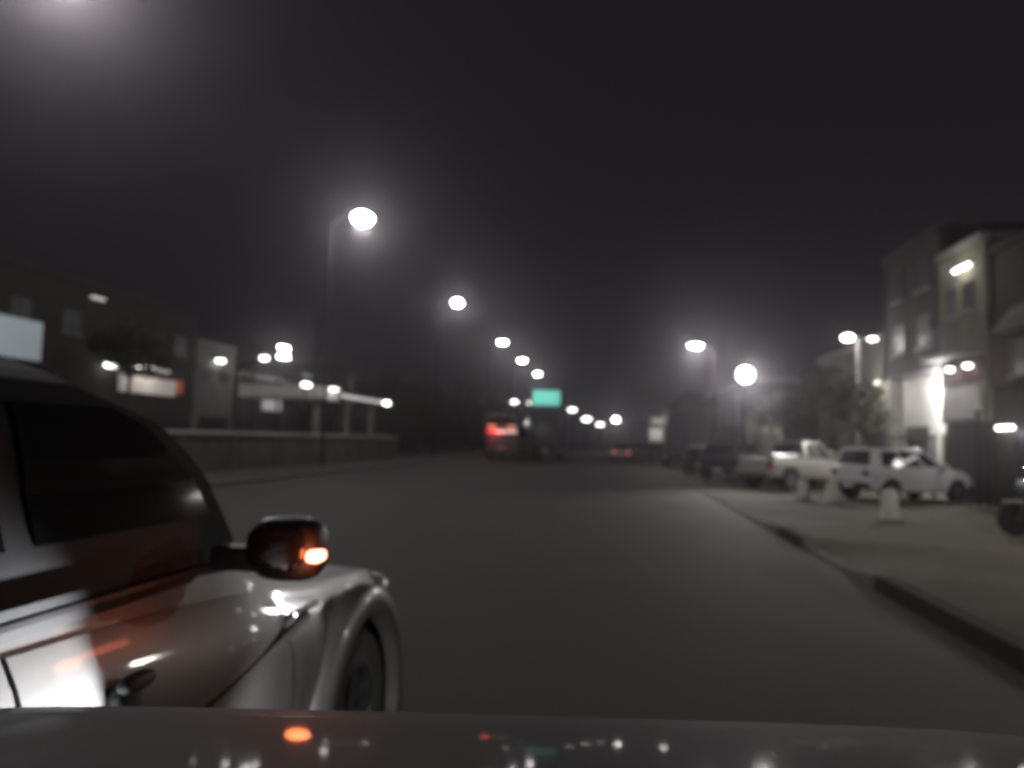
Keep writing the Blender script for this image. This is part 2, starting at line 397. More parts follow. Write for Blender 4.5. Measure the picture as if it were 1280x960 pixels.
# lamp with two heads on a lit post (right, above the tree)
t = thing('lot_lamp', 'double headed lot lamp on a pale post above the small tree', 'lamp', (10.15, 33.4, .06))
part('post', MB().cyl((0,0,0),(0,0,6.2),.09,.07), 'concrete', t, smooth=40)
part('crossbar', MB().box(-.45,.6,-.03,.03,6.18,6.24), 'steel', t)
a = part('lamp_head', MB().box(-.62,-.25,-.18,.12,6.25,6.38), 'steel', t, bevel=.02); part('lens', MB().ellip((-.42,-.06,6.2),.24,.22,.14), 'lamp_soft', a, smooth=60)
a = part('lamp_head', MB().box(.42,.74,-.15,.12,6.2,6.3), 'steel', t, bevel=.02); part('lens', MB().ellip((.58,-.04,6.15),.2,.14,.07), 'tube', a, smooth=60)
point('lot_light', (-.45,-.5,5.8), 50, (1,.97,.92), .15, t)

# ------------------------------------------------------------------ trees
def tree(label, x, y, h, cr, leaf, n, sq=.8, trunk=.14):
    t = thing('tree', label, 'tree', (x, y, 0), random.uniform(0, 360))
    b = MB(); top = h-cr*sq*1.1
    b.cyl((0,0,-.05),(.08,.05,top*.6),trunk,trunk*.75,9); b.cyl((.08,.05,top*.6),(.0,.1,top),trunk*.75,trunk*.5,9)
    cl = []
    for i in range(9):
        a = i*2.4+random.random(); rr = cr*random.uniform(.3,.85); zz = h-cr*sq*random.uniform(.35,1.7)
        e = Vector((math.cos(a)*rr, math.sin(a)*rr, zz)); b.cyl((0,.08,top*random.uniform(.75,1)), e, trunk*.35, trunk*.1, 6)
        cl.append((e, cr*random.uniform(.3,.55)))
    cl.append((Vector((0,0,h-cr*.45)), cr*.5))
    part('trunk', b, 'bark', t, smooth=50)
    f = MB()
    for i in range(n):
        c, r = random.choice(cl)
        d = Vector((random.gauss(0,1),random.gauss(0,1),random.gauss(0,.8))).normalized()*r*random.random()**.4
        p = c+d; s = random.uniform(.06,.15)*(cr/1.5)**.5
        u = Vector((random.gauss(0,1),random.gauss(0,1),random.gauss(0,.7))).normalized(); v = u.orthogonal().normalized()
        f.add([p-u*s, p+v*s*.5, p+u*s, p-v*s*.5], [(0,1,2,3)])
    me = bpy.data.meshes.new('crown'); me.from_pydata(f.v, [], f.f); part('crown', me, leaf, t)
    return t
tree('small roadside tree in front of the dark two storey house', 10.3, 37.5, 5.4, 1.7, 'leaf2', 2600)
tree('low bushy tree between the parked cars and the white lit wall', 9.5, 30.6, 4.1, 1.2, 'leaf', 1900)
tree('leafy tree beside the low floodlit house', 8.9, 44.5, 4.8, 1.6, 'leaf2', 1700)
tree('dark round tree beyond the end of the low wall, left of the bus', -19, 74, 7.5, 3.4, 'leaf', 3200)
tree('taller dark tree behind the bus, on the left', -18, 96, 9.5, 4.2, 'leaf', 3200)
tree('dark tree between the canopy and the round tree on the left', -26, 80, 8.5, 3.6, 'leaf', 2800)
tree('bare looking dark tree beyond the far dark truck on the right', 6.8, 66, 6.2, 2.2, 'leaf', 1600)
tree('dark tree before the left shops, behind the low wall', -27.5, 40, 7.5, 2.4, 'leaf2', 2200)

# ------------------------------------------------------------------ left side buildings, X = -32
t = thing('shop_block', 'wide dim block of shops with a warm lit signboard on the left', 'building', (-32, 30, 0))
part('wall', MB().box(-10, 0, 0, 24.5, 0, 10.2), 'plaster_dark', t)
part('parapet', MB().box(-10, .15, -.05, 24.53, 10.2, 10.7), 'plaster_dark', t)
for u in (3, 7, 11, 19.5, 22.5): window(t, 0, u, 7.2, 1.6, 1.4, 1)
for u in (3, 7.5, 12, 16.5, 21): shutter(t, 0, u, 3.6, 2.8, 1, 'shutter')
s = part('signboard', MB().box(.003, .35, 15.6, 21.6, 4.1, 5.2), 'signlit', t, bevel=.02)
part('red_sign_end', MB().box(.003, .3, 21.65, 22.6, 4.3, 5.3), 'signred', t)
for u0, u1, z in ((13.6, 14.7, 5.62), (15.8, 18.6, 5.85), (18.8, 20.4, 5.8)):
    wl = part('tube_lamp', MB().box(.003,.5,u0,u1,z+.08,z+.16), 'darksteel', t)
    part('tube', MB().cyl((.45,u0+.05,z),(.45,u1-.05,z),.10), 'tube' if u0 < 18 else 'tubedim', wl)
wl = part('wall_lamp', MB().box(.003,.3,12.3,13.5,9.75,9.85), 'darksteel', t); part('lamp_lens', MB().box(.05,.28,12.35,13.45,9.63,9.75), 'tubedim', wl)
point('shop_sign_light', (1.4, 18, 5.4), 30, (1,.92,.84), .2, t)
bb = thing('billboard', 'pale bluish lit billboard at the left edge above the black roofline', 'billboard', (-31.0, 35.6, 0))
part('panel', MB().box(-.15,.0,-3,1.9,5.2,7.3), 'signblue', bb); part('frame', MB().box(-.3,-.153,-3.1,2,5.1,7.4), 'sign_back', bb)
part('post', MB().cyl((-.4,-1.5,0),(-.4,-1.5,5.3),.1).cyl((-.4,1.2,0),(-.4,1.2,5.3),.1), 'steel', bb)

t = thing('grey_block', 'grey flat roofed block left of the paired floodlights, with a lamp on its front', 'building', (-32, 54.6, 0))
part('wall', MB().box(-10, 0, 0, 6.2, 0, 8.5), 'plaster_grey', t); part('parapet', MB().box(-10,.12,.03,6.23,8.5,8.8), 'concrete', t)
window(t, 0, 1.6, 5.6, 1.4, 1.3, 1); window(t, 0, 4.4, 5.6, 1.4, 1.3, 1); shutter(t, 0, 3.1, 4.4, 2.8, 1)
wl = part('wall_lamp', MB().box(.003,.6,2.5,3.6,7.42,7.52), 'darksteel', t); part('lamp_lens', MB().ellip((.4,3.05,7.36),.3,.55,.12), 'tube', wl)
part('ledge', MB().box(.003,.25,.2,6,6.6,6.75), 'concrete', t)
point('block_light', (1.6, 3, 7.0), 14, (1,.95,.9), .2, t)

t = thing('low_block', 'low block with a pale lit doorway panel below the paired floodlights', 'building', (-32, 61.4, 0))
part('wall', MB().box(-10, 0, 0, 13, 0, 6.6), 'plaster_dark', t); part('parapet', MB().box(-10,.12,.03,13,6.6,6.9), 'concrete', t)
part('lit_panel', MB().box(.003,.2,4.7,8.4,3.7,6.0), 'signwhite', t, bevel=.03)
for u in (2.2, 10.8): shutter(t, 0, u, 3, 2.8, 1)
for u0, z in ((9.0, 5.75), (10.4, 5.7)):
    wl = part('tube_lamp', MB().box(.003,.4,u0,u0+1.0,z,z+.08), 'darksteel', t); part('tube', MB().cyl((.35,u0+.05,z-.06),(.35,u0+.95,z-.06),.07), 'tubedim', wl)
fl = thing('flood_mast', 'mast with two floodlights one above the other on the left', 'flood light', (-31.2, 67.6, 0))
part('mast', MB().cyl((0,0,0),(0,0,9.9),.13,.08), 'steel', fl, smooth=40)
for z in (9.75, 8.95):
    hh = part('lamp_head', MB().box(.05,.5,-.7,.7,z-.02,z+.25), 'darksteel', fl, bevel=.03); part('lens', MB().box(.2,.62,-.66,.66,z-.22,z-.02), 'lamp', hh, bevel=.05)
point('mast_light', (1.2, 0, 8.3), 70, (1,.97,.95), .2, fl)
sl = thing('street_lamp', 'short street lamp before the grey flat roofed block on the left', 'street lamp', (-30.3, 60.6, 0))
part('pole', MB().cyl((0,0,0),(0,0,7.9),.09,.06), 'steel', sl); part('arm', MB().tube([(0,0,7.85),(.7,0,8.05)],.04), 'steel', sl)
hh = part('lamp_head', MB().ellip((.95,0,8.08),.45,.2,.12), 'steel', sl); part('lens', MB().ellip((1.0,0,7.95),.38,.3,.16), 'tube', hh)
point('lamp_light', (1.0,0,7.5), 50, (1,.97,.95), .2, sl)

# fuel canopy
t = thing('canopy', 'white fascia canopy with a lit edge behind the low wall', 'canopy', (-20.5, 51, 0))
part('fascia', MB().box(-6, 0, 0, 4.2, 4.15, 5.05), 'plaster_white', t, bevel=.03)
part('roof_slab', MB().box(-6, -.05, 4.203, 17, 4.5, 4.95), 'plaster_dark', t, bevel=.02)
part('edge_lamp', MB().box(-.048, .05, 4.6, 16.6, 4.52, 4.72), 'tubedim', t)
for u in (2.2, 8.5, 14.8): part('column', MB().box(-1.2,-.85,u-.18,u+.18,0,4.15 if u < 4 else 4.5), 'concrete', t)
wl = part('lamp', MB().box(.0,.25,2,3.2,4.95,5.0).ellip((.2,15.6,4.6),.25,.6,.16), 'tube', t)
point('canopy_light', (1.5, 2.2, 5.2), 45, (1,.97,.95), .2, t)
point('canopy_light', (-.9, 9, 4.1), 16, (1,.97,.95), .2, t)
t = thing('lamp_post', 'post lamp between the lit panel and the canopy on the left', 'lamp', (-20.2, 47.9, 0))
part('post', MB().cyl((0,0,0),(0,0,4.9),.08,.06), 'steel', t); hh = part('lamp_head', MB().box(-.1,.15,-.75,.75,4.96,5.06), 'darksteel', t)
part('lens', MB().ellip((.05,0,4.86),.22,.62,.13), 'tube', hh)
part('sign', MB().box(-.05,.05,-.8,.9,5.35,5.65), 'concrete', t)
point('post_light', (.8,0,4.6), 25, (1,.97,.95), .15, t)

# distant dark blocks closing the view
for (nm, lb, x0, x1, y0, y1, h) in (('far_block', 'long dark unlit block beyond the left trees', -60, -34, 90, 200, 10), ('far_block', 'dark far block closing the street on the right', 12, 40, 130, 260, 9.5),):
    t = thing(nm, lb, 'building', (0, 0, 0)); part('wall', MB().box(x0, x1, y0, y1, 0, h), 'plaster_dark', t); part('parapet', MB().box(x0-.1, x1+.1, y0-.1, y1+.1, h, h+.4), 'plaster_dark', t)
    for k in range(6):
        window(t, x1 if x1 < 0 else x0, y0+8+k*(y1-y0-16)/5, 5, 2.4, 1.8, 1 if x1 < 0 else -1)

# ------------------------------------------------------------------ green overhead sign
t = thing('road_sign', 'bright green overhead road sign on a cantilever gantry', 'road sign', (-12.6, 110, .06))
part('post', MB().cyl((0,0,0),(0,0,9.3),.22,.17,14), 'steel', t, smooth=40)
part('arm', MB().box(.1,5.2,-.08,.08,7.0,7.2).box(.1,5.2,-.08,.08,8.3,8.5).tube([(.2,0,7.1),(1.4,0,8.4),(2.6,0,7.1),(3.8,0,8.4),(5.0,0,7.1)],.05), 'steel', t)
sp = part('sign_face', MB().box(.95,4.95,-.22,-.14,6.62,8.82), 'greensign', t)
part('border', MB().box(.99,4.91,-.228,-.221,6.66,6.72).box(.99,4.91,-.228,-.221,8.72,8.78).box(.99,1.05,-.228,-.221,6.72,8.72).box(4.85,4.91,-.228,-.221,6.72,8.72), 'signedge', sp)
part('sign_back', MB().box(.97,4.93,-.138,-.1,6.6,8.8), 'sign_back', t)
t = thing('twin_lamp', 'pair of small lamps on a crossarm just left of the green sign', 'lamp', (-13.4, 112, .06))
part('post', MB().cyl((0,0,0),(0,0,7.2),.09,.07), 'steel', t); part('crossbar', MB().box(-1.7,1.5,-.04,.04,7.18,7.26), 'steel', t)
for x in (-1.2, .9):
    hh = part('lamp_head', MB().box(x-.5,x+.5,-.2,.2,7.27,7.4), 'steel', t); part('lens', MB().ellip((x,-.1,7.16),.5,.3,.18), 'tube', hh)

# ------------------------------------------------------------------ vehicles
def ringpts(w, zb, zt, crown):
    if w < 0:      # a leaning shoulder below the windows
        w = -w; H = zt-zb
        return [(w*.80, zb), (w*.955, zb+.05), (w*.985, zb+H*.28), (w, zb+H*.55), (w*.993, zb+H*.66), (w*.975, zb+H*.76), (w*.945, zb+H*.85), (w*.91, zb+H*.92), (w*.885, zt), (w*.5, zt+crown*.75)]
    zm = zb+(zt-zb)*.55
    half = [(w*.80, zb), (w*.955, zb+.05), (w*.985, zb+(zt-zb)*.28), (w, zm), (w*.985, zb+(zt-zb)*.78), (w*.95, zt-.035), (w*.90, zt), (w*.5, zt+crown*.75)]
    return half
def body_mesh(st, arches, ar, crown=.03):
    """st: list of (y, zb, zt, w)"""
    b = MB(); rings = []
    for (y, zb, zt, w) in st:
        h = ringpts(w, zb, zt, crown)
        rings.append([(x, y, z) for x, z in h]+[(0, y, zt+crown)]+[(-x, y, z) for x, z in reversed(h)])
    n = len(rings[0]); vs = [p for r in rings for p in r]; fs = []
    for j in range(len(rings)-1):
        for i in range(n): fs.append((j*n+i, j*n+(i+1)%n, (j+1)*n+(i+1)%n, (j+1)*n+i))
    fs += [tuple(range(n)), tuple(range((len(rings)-1)*n, len(rings)*n))]
    b.add(vs, fs)
    base = bpy.data.objects.new('tmp', b.mesh('tmp', 0, 2, None)); COL.objects.link(base)
    cut = MB(); W = max(abs(s[3]) for s in st)
    for ya in arches:
        for sx in (-1, 1):
            cut.lathe([(sx*(W-.34), ar), (sx*(W+.3), ar)], (0, ya, ar*.86), 'x', 40)
    co = bpy.data.objects.new('tmpc', cut.mesh('tmpc')); COL.objects.link(co)
    md = base.modifiers.new('b', 'BOOLEAN'); md.operation = 'DIFFERENCE'; md.object = co; md.solver = 'EXACT'
    dg = bpy.context.evaluated_depsgraph_get()
    me = bpy.data.meshes.new_from_object(base.evaluated_get(dg))
    bm = bmesh.new(); bm.from_mesh(me)
    for f in bm.faces: f.smooth = True
    for e in bm.edges:
        if len(e.link_faces) != 2 or e.calc_face_angle(0) > R(32): e.smooth = False
    bm.to_mesh(me); bm.free()
    bpy.data.objects.remove(base); bpy.data.objects.remove(co)
    return me
def lerp(a, b, t): return a+(b-a)*t
def stat(st, y):
    for a, c in zip(st[:-1], st[1:]):
        if a[0] <= y <= c[0]:
            t = (y-a[0])/(c[0]-a[0]); return tuple(lerp(p, q, t) for p, q in zip(a, c))
    return st[-1]
def side_panel(st, y0, y1, off, sx, k0=1, k1=5, n=10):
    """a door skin following the body side"""
    b = MB(); o_ = []; i_ = []
    for j in range(n+1):
        y = lerp(y0, y1, j/n); _, zb, zt, w = stat(st, y); h = ringpts(w, zb, zt, .03)[k0:k1+1]
        o_.append([(sx*(x+off), y, z) for x, z in h]); i_.append([(sx*(x-.01), y, z) for x, z in h])
    m = k1-k0+1; vs = [p for r in o_ for p in r]+[p for r in i_ for p in r]; fs = []; N = (n+1)*m
    for j in range(n):
        for i in range(m-1):
            a = j*m+i; fs.append((a, a+1, a+m+1, a+m))
    edge = [j*m for j in range(n+1)]+[n*m+i for i in range(1, m)]+[j*m+m-1 for j in range(n-1, -1, -1)]+[i for i in range(m-2, 0, -1)]
    for a, c in zip(edge, edge[1:]+edge[:1]): fs.append((a, c, N+c, N+a))
    return b.add(vs, fs)
def cabin(t, paint, base, top, zb, zt, wins, glass='glass', crown=.05, rnd=.05):
    """base=(y0,y1,w) at zb, top=(y0,y1,w) at zt; wins: side splits as fractions"""
    y0, y1, wb = base; u0, u1, wt = top
    B = [(-wb,y0,zb),(wb,y0,zb),(wb,y1,zb),(-wb,y1,zb)]; T = [(-wt,u0,zt),(wt,u0,zt),(wt,u1,zt),(-wt,u1,zt)]
    r = MB(); r.hexa(B+T)
    ro = part('cabin', r, paint, t, bevel=rnd, smooth=40, seg=3)
    def face(p00, p10, p11, p01, a0, a1, b0, b1, nm):
        p00, p10, p11, p01 = map(Vector, (p00, p10, p11, p01))
        def P(a, b_): return (p00*(1-a)+p10*a)*(1-b_)+(p01*(1-a)+p11*a)*b_
        q = [P(a0,b0),P(a1,b0),P(a1,b1),P(a0,b1)]; nn = (q[1]-q[0]).cross(q[3]-q[0]).normalized()
        c = (q[0]+q[2])/2; cc = Vector((0,(y0+y1)/2,(zb+zt)/2))
        if nn.dot(c-cc) < 0: nn = -nn
        part(nm, MB().slab([p-nn*.004 for p in q], nn, .010), glass, t)
    for sx in (1, -1):
        for (a0, a1) in wins:
            face((sx*wb,y0,zb),(sx*wb,y1,zb),(sx*wt,u1,zt),(sx*wt,u0,zt), a0, a1, .08, .84, 'side_window')
    face(B[3],B[2],T[2],T[3], .06,.94,.07,.90,'windscreen'); face(B[0],B[1],T[1],T[0], .08,.92,.10,.86,'rear_window')
    return ro
def wheels(t, ya, r, wd, hw, rim='alloy'):
    for y in ya:
        for sx in (1, -1):
            x1 = sx*hw; x0 = sx*(hw-wd)
            w_ = part('wheel', MB().lathe([(x0,r*.6),(x0,r*.93),(x0+sx*.03,r),(x1-sx*.03,r),(x1,r*.93),(x1,r*.64),(x1-sx*.03,r*.6)], (0,y,r), 'x', 32), 'rubber', t, smooth=40)
            b = MB().lathe([(x1-sx*.12,.05),(x1-sx*.10,r*.63),(x1-sx*.005,r*.64),(x1-sx*.012,r*.58),(x1-sx*.07,r*.56),(x1-sx*.075,.05)], (0,y,r), 'x', 28)
            b.cyl((x1-sx*.09,y,r),(x1-sx*.02,y,r),r*.2,r*.14,12)
            for k in range(5):
                a = k*2*math.pi/5+.3; d = (math.cos(a), math.sin(a)); e = (-d[1]*.035, d[0]*.035); q = r*.6
                b.hexa([(x1-sx*.06,y+e[0],r+e[1]),(x1-sx*.02,y+e[0],r+e[1]),(x1-sx*.02,y-e[0],r-e[1]),(x1-sx*.06,y-e[0],r-e[1]),
                        (x1-sx*.05,y+d[0]*q+e[0],r+d[1]*q+e[1]),(x1-sx*.015,y+d[0]*q+e[0],r+d[1]*q+e[1]),(x1-sx*.015,y+d[0]*q-e[0],r+d[1]*q-e[1]),(x1-sx*.05,y+d[0]*q-e[0],r+d[1]*q-e[1])])
            part('rim', b, rim, w_, smooth=35)
def car_mirror(t, x, y, z, m):
    for sx in (1, -1):
        h = part('mirror', MB().ellip((sx*(x+.13), y, z+.02), .11, .06, .075, 12, 8, .7).cyl((sx*(x-.02),y,z-.03),(sx*(x+.08),y,z-.01),.025), m, t, smooth=50)
        part('mirror_glass', MB().box(min(sx*(x+.05),sx*(x+.21)),max(sx*(x+.05),sx*(x+.21)),y-.068,y-.058,z-.03,z+.07), 'glass', h)
def simple_car(label, loc, rz, paint, st, arches, ar, r, base, top, zb, zt, wins, tail='tailoff', cat='car', name='parked_car', group=None, bed=None):
    t = thing(name, label, cat, loc, rz, group); W = max(s[3] for s in st)
    part('body', body_mesh(st, arches, ar), paint, t)
    cabin(t, paint, base, top, zb, zt, wins)
    wheels(t, arches, r, .21, W-.015)
    y0, y1 = st[0][0], st[-1][0]; zr = st[0][2]; zf = st[-1][2]
    for sx in (1, -1):
        a, c = sorted((sx*W*.58, sx*W*.86)); part('tail_light', MB().box(a, c, y0-.02, y0+.05, zr-.22, zr-.07), tail, t, bevel=.012)
        part('headlight', MB().box(a, c, y1-.06, y1+.02, zf-.17, zf-.06), 'headlens', t, bevel=.012)
        for yd in wins[:2]:
            yy = lerp(base[0], base[1], yd[0]+.08); x = stat(st, yy)[3]*.985
            part('door_handle', MB().box(min(sx*x, sx*(x+.03)), max(sx*x, sx*(x+.03)), yy, yy+.18, zb-.14, zb-.11), paint, t, bevel=.006)
    part('rear_bumper', MB().box(-W*.86, W*.86, y0-.06, y0+.06, .34, .56), 'plastic', t, bevel=.03)
    part('front_bumper', MB().box(-W*.84, W*.84, y1-.06, y1+.06, .30, .50), 'plastic', t, bevel=.03)
    part('grille', MB().box(-W*.5, W*.5, y1-.03, y1+.012, zf-.19, zf-.08), 'plastic', t)
    part('number_plate', MB().box(-.2, .2, y0-.075, y0-.062, .42, .52), 'platewhite', t)
    car_mirror(t, W*.96, base[1]-.28, zb+.02, paint)
    return t
HATCH = [(-1.98,.42,.86,.70),(-1.88,.30,.97,.80),(-1.4,.26,.99,.855),(-.4,.24,.98,.865),(.55,.24,.96,.865),(1.0,.25,.93,.85),(1.6,.28,.84,.80),(1.86,.34,.74,.70),(1.94,.42,.66,.60)]
SUVS = [(-2.25,.48,.98,.78),(-2.15,.36,1.10,.86),(-1.5,.33,1.12,.91),(-.4,.32,1.10,.92),(.7,.32,1.08,.92),(1.1,.33,1.05,.905),(1.8,.36,.98,.87),(2.15,.42,.88,.78),(2.25,.5,.78,.68)]
SEDAN = [(-2.25,.45,.90,.70),(-2.12,.32,1.0,.82),(-1.4,.26,1.0,.87),(-.3,.24,.96,.875),(.7,.24,.94,.875),(1.1,.25,.90,.86),(1.8,.28,.82,.80),(2.1,.36,.72,.70),(2.18,.42,.66,.62)]
# white hatchback, nose toward the shops
CROSS = [(-2.02,.46,.98,.74),(-1.94,.34,1.06,.83),(-1.4,.30,1.06,.875),(-.4,.28,1.05,.885),(.55,.28,1.03,.885),(.95,.29,1.0,.87),(1.6,.32,.92,.82),(1.9,.38,.80,.73),(1.98,.46,.70,.62)]
simple_car('white hatchback parked nose towards the shuttered shops', (8.85, 24.9, .06), -64, 'white', CROSS, (-1.27, 1.26), .385, .34,
           (-1.93, .92, .82), (-1.72, .08, .64), 1.0, 1.58, ((.13,.40),(.44,.69),(.73,.93)))
# pale pickup behind it
def pickup(label, loc, rz, paint):
    st = [(-2.55,.55,1.05,.80),(-2.45,.45,1.12,.88),(-1.6,.42,1.13,.92),(-.5,.40,1.12,.93),(.5,.40,1.12,.93),(1.0,.42,1.12,.92),(1.9,.44,1.05,.89),(2.3,.48,.95,.80),(2.4,.55,.85,.72)]
    t = thing('pickup_truck', label, 'pickup truck', loc, rz); part('body', body_mesh(st, (-1.6, 1.5), .46), paint, t)
    cabin(t, paint, (-.85, .95, .85), (-.7, .25, .68), 1.1, 1.78, ((.10,.48),(.52,.90)))
    wheels(t, (-1.6, 1.5), .40, .26, .93)
    part('cargo_liner', MB().box(-.72,.72,-2.38,-1.0,1.1,1.175), 'plastic', t); part('bed_rail', MB().tube([(-.78,-2.4,1.14),(-.78,-2.4,1.24),(-.78,-1.0,1.24)],.03).tube([(.78,-2.4,1.14),(.78,-2.4,1.24),(.78,-1.0,1.24)],.03), 'chrome', t)
    part('roll_bar', MB().tube([(-.7,-1.05,1.12),(-.62,-1.0,1.75),(.62,-1.0,1.75),(.7,-1.05,1.12)],.035), 'chrome', t)
    for sx in (1,-1):
        a, c = sorted((sx*.68, sx*.84)); part('tail_light', MB().box(a,c,-2.57,-2.5,.78,1.06), 'tailoff', t); part('headlight', MB().box(a,c,2.3,2.42,.74,.86), 'headlens', t)
    part('rear_bumper', MB().box(-.85,.85,-2.68,-2.52,.45,.62), 'chrome', t, bevel=.02); part('front_bumper', MB().box(-.85,.85,2.3,2.5,.42,.66), paint, t, bevel=.03)
    car_mirror(t, .88, .75, 1.18, 'plastic')
    return t
pickup('pale grey pickup truck with dark wheels beside the white hatchback', (7.0, 29.9, .06), -52, 'beigecar')
simple_car('dark parked car below the round floodlight, with a bright lit window', (5.6, 36.2, .06), -28, 'darkcar', SUVS, (-1.4, 1.42), .40, .36,
           (-2.1, 1.0, .86), (-1.85, .3, .68), 1.08, 1.74, ((.06,.30),(.34,.62),(.66,.92)), cat='car')
simple_car('white car half hidden behind the hatchback by the low tree', (8.4, 33.2, .06), -70, 'white', SEDAN, (-1.35, 1.38), .35, .31,
           (-1.7, 1.05, .80), (-1.0, .3, .62), .95, 1.45, ((.14,.48),(.52,.90)))
simple_car('dark hatchback parked between the dark truck and the floodlight', (5.0, 43.6, .04), -12, 'darkcar', HATCH, (-1.25, 1.24), .35, .31,
           (-1.9, .85, .80), (-1.55, .1, .60), .93, 1.49, ((.16,.42),(.46,.70),(.74,.93)))
# car ahead on the road with faint red tail lights
simple_car('small pale car with dim red tail lights ahead on the road', (.75, 70, 0), 0, 'beigecar', HATCH, (-1.25,1.24), .35, .31,
           (-1.9,.85,.80), (-1.55,.1,.60), .93, 1.49, ((.16,.42),(.46,.70),(.74,.93)), tail='tail', name='moving_car')
# box trucks
def box_truck(label, loc, rz, boxm, W, L, H, name='box_truck', tail='tailoff', panel=None):
    t = thing(name, label, 'truck', loc, rz); w_ = W/2
    part('cargo_box', MB().box(-w_, w_, -L/2, L/2-1.9, .95, H), boxm, t, bevel=.04)
    part('chassis', MB().box(-.45,.45,-L/2+.1,L/2-.2,.6,.94), 'darksteel', t)
    part('cab', MB().hexa([(-w_+.1,L/2-1.85,.55),(w_-.1,L/2-1.85,.55),(w_-.1,L/2,.55),(-w_+.1,L/2,.55),(-w_+.15,L/2-1.85,2.5),(w_-.15,L/2-1.85,2.5),(w_-.2,L/2-.35,2.5),(-w_+.2,L/2-.35,2.5)]), 'white', t, bevel=.06)
    part('windscreen', MB().slab([(-w_+.25,L/2-.16,1.55),(w_-.25,L/2-.16,1.55),(w_-.28,L/2-.33,2.35),(-w_+.28,L/2-.33,2.35)], (0,.97,.2), .03), 'glass', t)
    wheels(t, (-L/2+1.3, L/2-1.0), .46, .26, w_-.06, 'steel')
    d = part('rear_door', MB().box(-w_+.08,-.02,-L/2-.03,-L/2-.003,1.05,H-.1).box(.02,w_-.08,-L/2-.03,-L/2-.003,1.05,H-.1), boxm, t, bevel=.01)
    part('latch_bar', MB().cyl((-.12,-L/2-.05,1.1),(-.12,-L/2-.05,H-.2),.018).cyl((.12,-L/2-.05,1.1),(.12,-L/2-.05,H-.2),.018), 'steel', d)
    if panel: part('pale_panel', MB().ellip((-.25,-L/2-.035,2.5),.62,.012,.62,18,8), panel, d)
    for sx in (1,-1):
        a, c = sorted((sx*(w_-.12), sx*(w_-.5))); part('tail_light', MB().box(a,c,-L/2-.06,-L/2+.02,.72,.86), tail, t)
    part('rear_bumper', MB().box(-w_+.1,w_-.1,-L/2-.08,-L/2+.02,.46,.6), 'steel', t)
    part('number_plate', MB().box(-.25,.25,-L/2-.075,-L/2-.05,.70,.82), 'platewhite', t)
    return t
box_truck('tall dark box truck parked at the kerb left of the floodlight', (4.75, 53.6, 0), 0, 'darktruck', 2.5, 6.8, 3.85)
box_truck('box truck with a round pale patch on its rear under the green sign', (-5.5, 66, 0), 0, 'darktruck', 2.5, 6.6, 3.75, panel='boxtruck')
# bus with red lights
t = thing('bus', 'dark bus with bright red rear lights left of the green sign', 'bus', (-8.5, 63, 0))
part('body', MB().box(-1.25,1.25,-5,5,.38,3.55), 'buspaint', t, bevel=.12, smooth=40, seg=3)
part('rear_window', MB().box(-1.0,1.0,-5.02,-4.98,2.75,3.3), 'glass', t)
for sx in (1,-1):
    for y in (-3.6,-1.8,0,1.8,3.6): part('side_window', MB().box(min(sx*1.24,sx*1.265),max(sx*1.24,sx*1.265),y-.8,y+.8,1.7,2.75), 'glass', t)
    a, c = sorted((sx*.55, sx*1.15)); part('tail_light', MB().box(a,c,-5.05,-4.99,2.14,2.32), 'tail' if sx < 0 else 'tailpale', t, bevel=.015)
    part('upper_lamp', MB().box(min(sx*.45,sx*1.05),max(sx*.45,sx*1.05),-5.05,-4.99,2.52,2.68), 'amberdim', t, bevel=.01)
    part('lower_lamp', MB().box(a,c,-5.05,-4.99,.95,1.1), 'tailoff', t, bevel=.01)
part('centre_lamp', MB().box(-.5,.5,-5.05,-4.99,2.12,2.3), 'tailpale', t, bevel=.01)
part('bumper', MB().box(-1.2,1.2,-5.12,-4.95,.4,.7), 'plastic', t, bevel=.03)
part('number_plate', MB().box(-.25,.25,-5.06,-5.01,.9,1.02), 'platewhite', t)
wheels(t, (-2.9, 2.9), .48, .28, 1.24, 'steel')
point('tail_glow', (-.5,-5.6,2.1), 25, (1,.08,.05), .15, t)

# white two-panel signboard by the kerb
t = thing('signboard', 'white upright signboard on a post left of the dark box truck', 'sign', (2.85+.9, 60, .03))
part('post', MB().cyl((-.75,0,0),(-.75,0,3.6),.06).cyl((-.05,0,0),(-.05,0,3.6),.06), 'steel', t)
part('panel', MB().box(-.95,.1,-.1,-.065,1.75,2.75), 'plaster_white', t); part('panel', MB().box(-.85,.05,-.1,-.065,3.0,3.55), 'concrete', t)
point('panel_light', (-.4,-1.6,3.4), 60, (1,.96,.92), .1, t)
# far oncoming headlights / lamps near the vanishing point
for i, (x, y, z, lb) in enumerate(((-3.8, 110, 4.83, 'bright lamp on a mast to the right of the green sign'), (-1.9, 112, 4.15, 'smaller lamp on a mast beside the bright one, right of the green sign'), (-6.1, 114, 6.3, 'highest of the lamps on masts right of the green sign'))):
    t = thing('mast_lamp', lb, 'lamp', (x, y, 0), 0, 'small lamps at the end of the road')
    part('mast', MB().cyl((0,0,0),(0,0,z-.05),.08,.06), 'darksteel', t); hh = part('lamp_head', MB().box(-.7,.7,-.15,.2,z+.12,z+.24), 'darksteel', t)
    part('lens', MB().ellip((0,-.05,z),.62 if i != 1 else .5,.25,.26 if i == 0 else .18), 'tube', hh)
